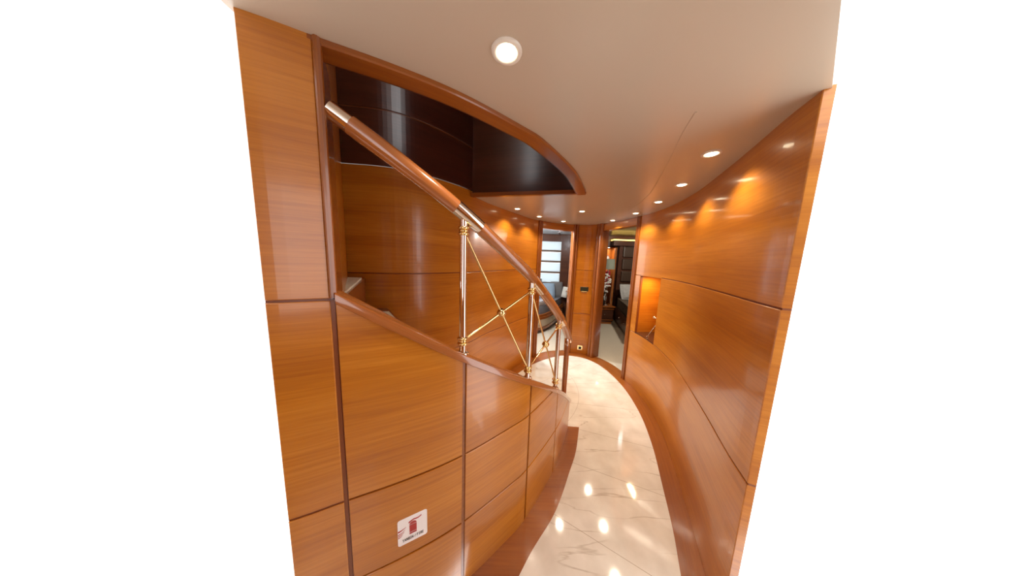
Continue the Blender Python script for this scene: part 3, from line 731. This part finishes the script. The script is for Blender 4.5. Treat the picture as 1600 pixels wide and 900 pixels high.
def pillow(name, label, cat, c, w_, h_, th, mt, yaw=0, tilt=-.3, roll=0, group=None, z_axis=True):
    e = MB(); n = 14; v = []; f = []
    M4 = Matrix.Translation(c) @ Matrix.Rotation(yaw, 4, 'Z') @ Matrix.Rotation(tilt, 4, 'X') @ Matrix.Rotation(roll, 4, 'Y')
    for sd in (1, -1):
        for i in range(n+1):
            for j in range(n+1):
                a, b = -1+2*i/n, -1+2*j/n
                g = max(0, (1-a**4)*(1-b**4))**.45
                pin = 1-.07*(a*a*b*b)-.04*(1-a*a)*b*b-.04*(1-b*b)*a*a
                v.append(tuple(M4 @ Vector((a*w_/2*pin, -sd*th/2*g, b*h_/2*pin))))
    N_ = (n+1)**2
    for sd in (0, 1):
        for i in range(n):
            for j in range(n):
                q = sd*N_+i*(n+1)+j; f.append((q, q+n+1, q+n+2, q+1) if sd == 0 else (q+1, q+n+2, q+n+1, q))
    e.add(v, f, smooth=True); o = e.build(name, [mt])
    bm = bmesh.new(); bm.from_mesh(o.data); bmesh.ops.remove_doubles(bm, verts=bm.verts, dist=.0005); bm.to_mesh(o.data); bm.free()
    return tag(o, label, cat, group)
PG = 'cushions on the bright cabin bed'
pillow('cushion', 'dark cushion leaning at the left behind the blue one', 'cushion', (.62, 6.10, .86), .40, .50, .12, M['taupe'], tilt=-.22, group=PG)
pillow('cushion', 'pale blue grey cushion on the bright cabin bed', 'cushion', (.92, 5.90, .80), .46, .42, .14, M['blue'], yaw=.12, tilt=-.3, group=PG)
pillow('cushion', 'taupe cushion to the right of the blue one', 'cushion', (1.21, 6.09, .815), .34, .44, .12, M['taupe'], yaw=-.1, tilt=-.22, group=PG)
pillow('cushion', 'small cream cushion at the right end of the bed', 'cushion', (1.425, 6.0, .76), .15, .30, .09, M['creamcloth'], yaw=-.3, tilt=-.2, roll=.15, group=PG)
m = MB()
edges_ = []; tv = [(.38, 4.70), (.60, 4.80), (.76, 4.98), (.66, 5.14), (.35, 5.10)]
for k in range(3): 
    m2 = [(px_+.012*k, py_+.012*k) for px_, py_ in tv]; m.prism(m2, .602+.034*k, .632+.034*k)
    e_ = [(px_+.012*k+.006, py_+.012*k-.008) for px_, py_ in tv]
    if k: me_ = MB(); me_.prism(e_, .598+.034*k, .604+.034*k); edges_.append(me_)
th_ = m.build('throw_blanket', [M['throwm']], bevel=.014)
for me_ in edges_: tag(me_.build('edging', [M['creamcloth']], th_), 'cream edging'); tag(th_, 'folded grey patterned throw at the foot of the bright cabin bed', 'blanket')
cbt = empty('side_cabinet', (1.62, 5.35, 0), 'low dark bedside cabinet with cream drawer fronts in the bright cabin', 'cabinet')
m = MB(); m.prism([(1.40, 5.42), (1.52, 5.36), (1.66, 5.86), (1.50, 5.86)], 0, .62); m.build('body', [M['darkwood']], cbt, bevel=.008)
for z in (.14, .38):
    m = MB(); m.prism([(1.392, 5.410), (1.517, 5.348), (1.519, 5.355), (1.396, 5.420)], z, z+.17); m.build('drawer', [M['bedpanel']], cbt)

# ------------------------------------------------------------------ cabin two (dark)
c2 = MB(); c2.prism([(1.36, 3.70), (1.58, 2.95), (1.75, 2.95), (3.6, 3.6), (3.6, 6.3), (2.0, 6.3), (1.40, 4.0)], -.06, -.001)
tag(c2.build('floor_cabin', [M['carpet']]), 'cream carpet of the dark cabin', kind='structure')
w = MB(); w.box(1.3, 2.38, 6.2, 6.3, 0, 2.32); w.box(2.80, 3.7, 6.2, 6.3, 0, 2.32); w.box(2.38, 2.80, 6.2, 6.3, 2.0, 2.32); w.box(2.38, 2.80, 6.2, 6.3, 0, .34)
w.prism([(1.40, 3.84), (1.36, 3.88), (2.05, 6.2), (2.12, 6.2)], 0, 2.32); w.prism([(3.6, 3.4), (3.7, 3.4), (3.7, 6.3), (3.6, 6.3)], 0, 2.32); w.prism([(1.66, 2.95), (1.66, 2.88), (3.7, 3.4), (3.7, 3.48)], 0, 2.32)
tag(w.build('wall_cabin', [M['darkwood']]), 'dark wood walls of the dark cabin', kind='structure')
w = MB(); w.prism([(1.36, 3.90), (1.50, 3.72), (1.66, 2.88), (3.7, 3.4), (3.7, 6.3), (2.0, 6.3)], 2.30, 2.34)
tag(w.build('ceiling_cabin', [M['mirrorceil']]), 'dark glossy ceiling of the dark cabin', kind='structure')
cv = empty('cove_light', (2.9, 6.05, 2.17), 'yellow glowing strip light above the headboard in the dark cabin', 'light')
m = MB(); m.box(2.62, 3.55, 6.00, 6.2, 2.04, 2.17); m.build('beam', [M['darkwood']], cv)
m = MB(); m.box(2.64, 3.55, 6.01, 6.04, 2.17, 2.20); m.build('strip', [M['led']], cv)
m = MB(); m.box(2.62, 2.65, 6.0, 6.19, 2.17, 2.20); m.build('strip', [M['led']], cv)
dc = empty('display_cabinet', (2.6, 6.25, .34), 'lit wooden display cabinet set into the dark cabin wall', 'cabinet')
m = MB(); m.box(2.38, 2.80, 6.48, 6.5, .34, 2.0); m.box(2.36, 2.38, 6.2, 6.5, .34, 2.0); m.box(2.80, 2.82, 6.2, 6.5, .34, 2.0); m.box(2.36, 2.82, 6.2, 6.5, 2.0, 2.02); m.box(2.36, 2.82, 6.2, 6.5, .32, .34); m.build('carcass', [M['amber']], dc)
m = MB(); m.box(2.74, 2.80, 6.17, 6.22, .34, 2.0); m.build('upright', [M['rail']], dc, bevel=.01)
for z in (.95, 1.62): 
    m = MB(); m.box(2.38, 2.74, 6.24, 6.48, z, z+.02); m.build('shelf', [M['amber']], dc)
for z, px_ in ((1.96, 2.48), (1.96, 2.64)):
    m = MB(); m.lathe([(.02, z+.04), (.022, z+.03), (.0001, z+.028)], px_, 6.34, 16); m.build('cabinet_lamp', [M['lens']], dc)
ld = bpy.data.lights.new('cabinet_light', 'AREA'); ld.energy = 2.2; ld.color = (1, .72, .38); ld.size = .22
lo = bpy.data.objects.new('cabinet_light', ld); C.objects.link(lo); lo.location = (2.56, 6.36, 1.975); lo.parent = None
ld = bpy.data.lights.new('cabinet_light', 'AREA'); ld.energy = .8; ld.color = (1, .8, .55); ld.size = .2
lo = bpy.data.objects.new('cabinet_light', ld); C.objects.link(lo); lo.location = (2.56, 6.36, 1.60)
vz = empty('white_jar', (2.62, 6.33, 1.64), 'small white jar on the upper lit shelf of the display cabinet', 'jar')
m = MB(); m.lathe([(.03, 1.64), (.055, 1.68), (.05, 1.73), (.025, 1.76), (.03, 1.775)], 2.62, 6.33); m.build('body', [M['white']], vz)
m = MB(); m.lathe([(.03, 1.775), (.028, 1.785), (.0001, 1.79)], 2.62, 6.33); m.build('lid', [M['redcloth']], vz)
m = MB(); m.box(2.60, 2.73, 6.27, 6.40, .97, 1.36); tag(m.build('red_box', [M['redcloth']], bevel=.03), 'crimson box standing in the display cabinet under the lamp shade', 'box')
m = MB(); m.lathe([(.04, .36), (.07, .42), (.085, .60), (.05, .78), (.04, .80)], 2.62, 6.36); tag(m.build('white_vase', [M['flower']]), 'pale vase at the bottom of the display cabinet', 'vase')

ns = empty('night_table', (2.46, 5.75, 0), 'dark two ledge night table in the dark cabin', 'night table')
m = MB(); m.box(2.20, 2.62, 5.72, 6.1, .0, .06); m.build('plinth', [M['trim']], ns)
m = MB(); m.box(2.19, 2.64, 5.71, 6.1, .06, .44); m.build('body', [M['darkwood']], ns)
for z in (.10, .385): 
    m = MB(); m.box(2.18, 2.655, 5.685, 6.1, z, z+.022); m.build('ledge', [M['trim']], ns, bevel=.009)
m = MB(); m.box(2.17, 2.67, 5.67, 6.1, .44, .475); m.build('top', [M['trim']], ns, bevel=.012)
m = MB(); m.box(2.20, 2.63, 5.695, 5.712, .14, .37); dr = m.build('drawer', [M['darkwood']], ns)
m = MB(); m.sphere((2.41, 5.685, .262), .014, 12); m.build('knob', [M['chrome']], dr)
tl_ = empty('table_lamp', (2.50, 5.92, .475), 'table lamp with grey green drum shade on the dark night table', 'lamp')
m = MB(); m.lathe([(.075, .475), (.075, .49), (.02, .50), (.012, .55), (.012, 1.44)], 2.50, 5.92); m.build('base', [M['chrome']], tl_)
m = MB(); m.lathe([(.155, 1.42), (.14, 1.68), (.138, 1.68), (.153, 1.42)], 2.50, 5.92, 32); m.build('lamp_shade', [M['shade']], tl_)
fv = empty('flower_vase', (2.34, 5.80, .475), 'dark vase of white flowers on the dark night table', 'flowers')
m = MB(); m.lathe([(.05, .475), (.075, .52), (.07, .60), (.04, .66), (.045, .68)], 2.36, 5.80); m.build('vase', [M['black']], fv)
random.seed(5)
m = MB(); ml = MB(); ms = MB()
for k in range(46):
    a = random.uniform(0, 6.28); rr = random.uniform(0, .14); z = random.uniform(.84, 1.30); c = (2.36+rr*math.cos(a), 5.80+rr*math.sin(a), z)
    for j in range(5):
        b = j*1.257+a; p = (c[0]+.022*math.cos(b), c[1]+.022*math.sin(b), c[2]+random.uniform(-.012, .012)); m.sphere(p, .028, 8, sq=(1, 1, .6))
    if k % 4 == 0: ms.tube([(2.36, 5.80, .66), (2.36+rr*.4*math.cos(a), 5.80+rr*.4*math.sin(a), .8), c], .004, 6)
for k in range(26):
    a = random.uniform(0, 6.28); r_ = random.uniform(.06, .17); p0 = Vector((2.36, 5.80, .67)); p1 = Vector((2.36+r_*math.cos(a), 5.80+r_*math.sin(a), random.uniform(.62, .95)))
    u = (p1-p0); sd = u.cross(Vector((0, 0, 1))).normalized()*.022; mid = (p0+p1)/2+Vector((0, 0, .03)); th2 = Vector((0, 0, .003))
    ml.add([p0, mid+sd, p1, mid-sd, mid+th2*2], [(0, 1, 4), (1, 2, 4), (2, 3, 4), (3, 0, 4), (0, 3, 2, 1)])
m.build('blossoms', [M['flower']], fv); ml.build('leaves', [M['leaf']], fv); ms.build('stems', [M['leaf']], fv)

b2 = empty('bed', (3.0, 5.2, 0), 'dark brown bed with padded leather headboard in the dark cabin', 'bed')
fp = [(2.36, 4.30), (2.56, 5.0), (2.82, 6.02), (3.58, 6.02), (3.58, 4.30)]
m = MB(); m.prism(fp, .06, .42); m.build('frame', [M['darkwood']], b2, bevel=.02)
m = MB(); m.prism([(2.42, 4.36), (2.62, 5.05), (2.86, 6.0), (3.56, 6.0), (3.56, 4.36)], 0, .06); m.build('plinth', [M['amber']], b2)  # amber colour stands in for orange light under the bed
m = MB(); m.prism([(2.38, 4.30), (2.58, 5.0), (2.84, 6.0), (3.57, 6.0), (3.57, 4.30)], .42, .66); m.build('mattress', [M['bedbrown']], b2, bevel=.07)
hb = MB(); hb.box(2.83, 3.58, 6.10, 6.2, .3, 2.04); hbo = hb.build('headboard', [M['darkwood']], b2)
for k in range(5):
    z = 1.74-.325*k; m = MB(); m.box(2.92, 3.55, 6.05, 6.11, z, z+.285); m.build('padded_panel', [M['leather']], hbo, bevel=.025)
for (hx, hy) in ((2.53, 4.92), (2.67, 5.44)):
    m = MB(); m.sphere((hx, hy, .25), .013, 10); m.build('knob', [M['chrome']], b2)
pillow('cushion', 'ruffled pale grey cushion on the dark cabin bed', 'cushion', (3.02, 5.82, .85), .44, .42, .17, M['cushion_grey'], yaw=.15, tilt=-.35)
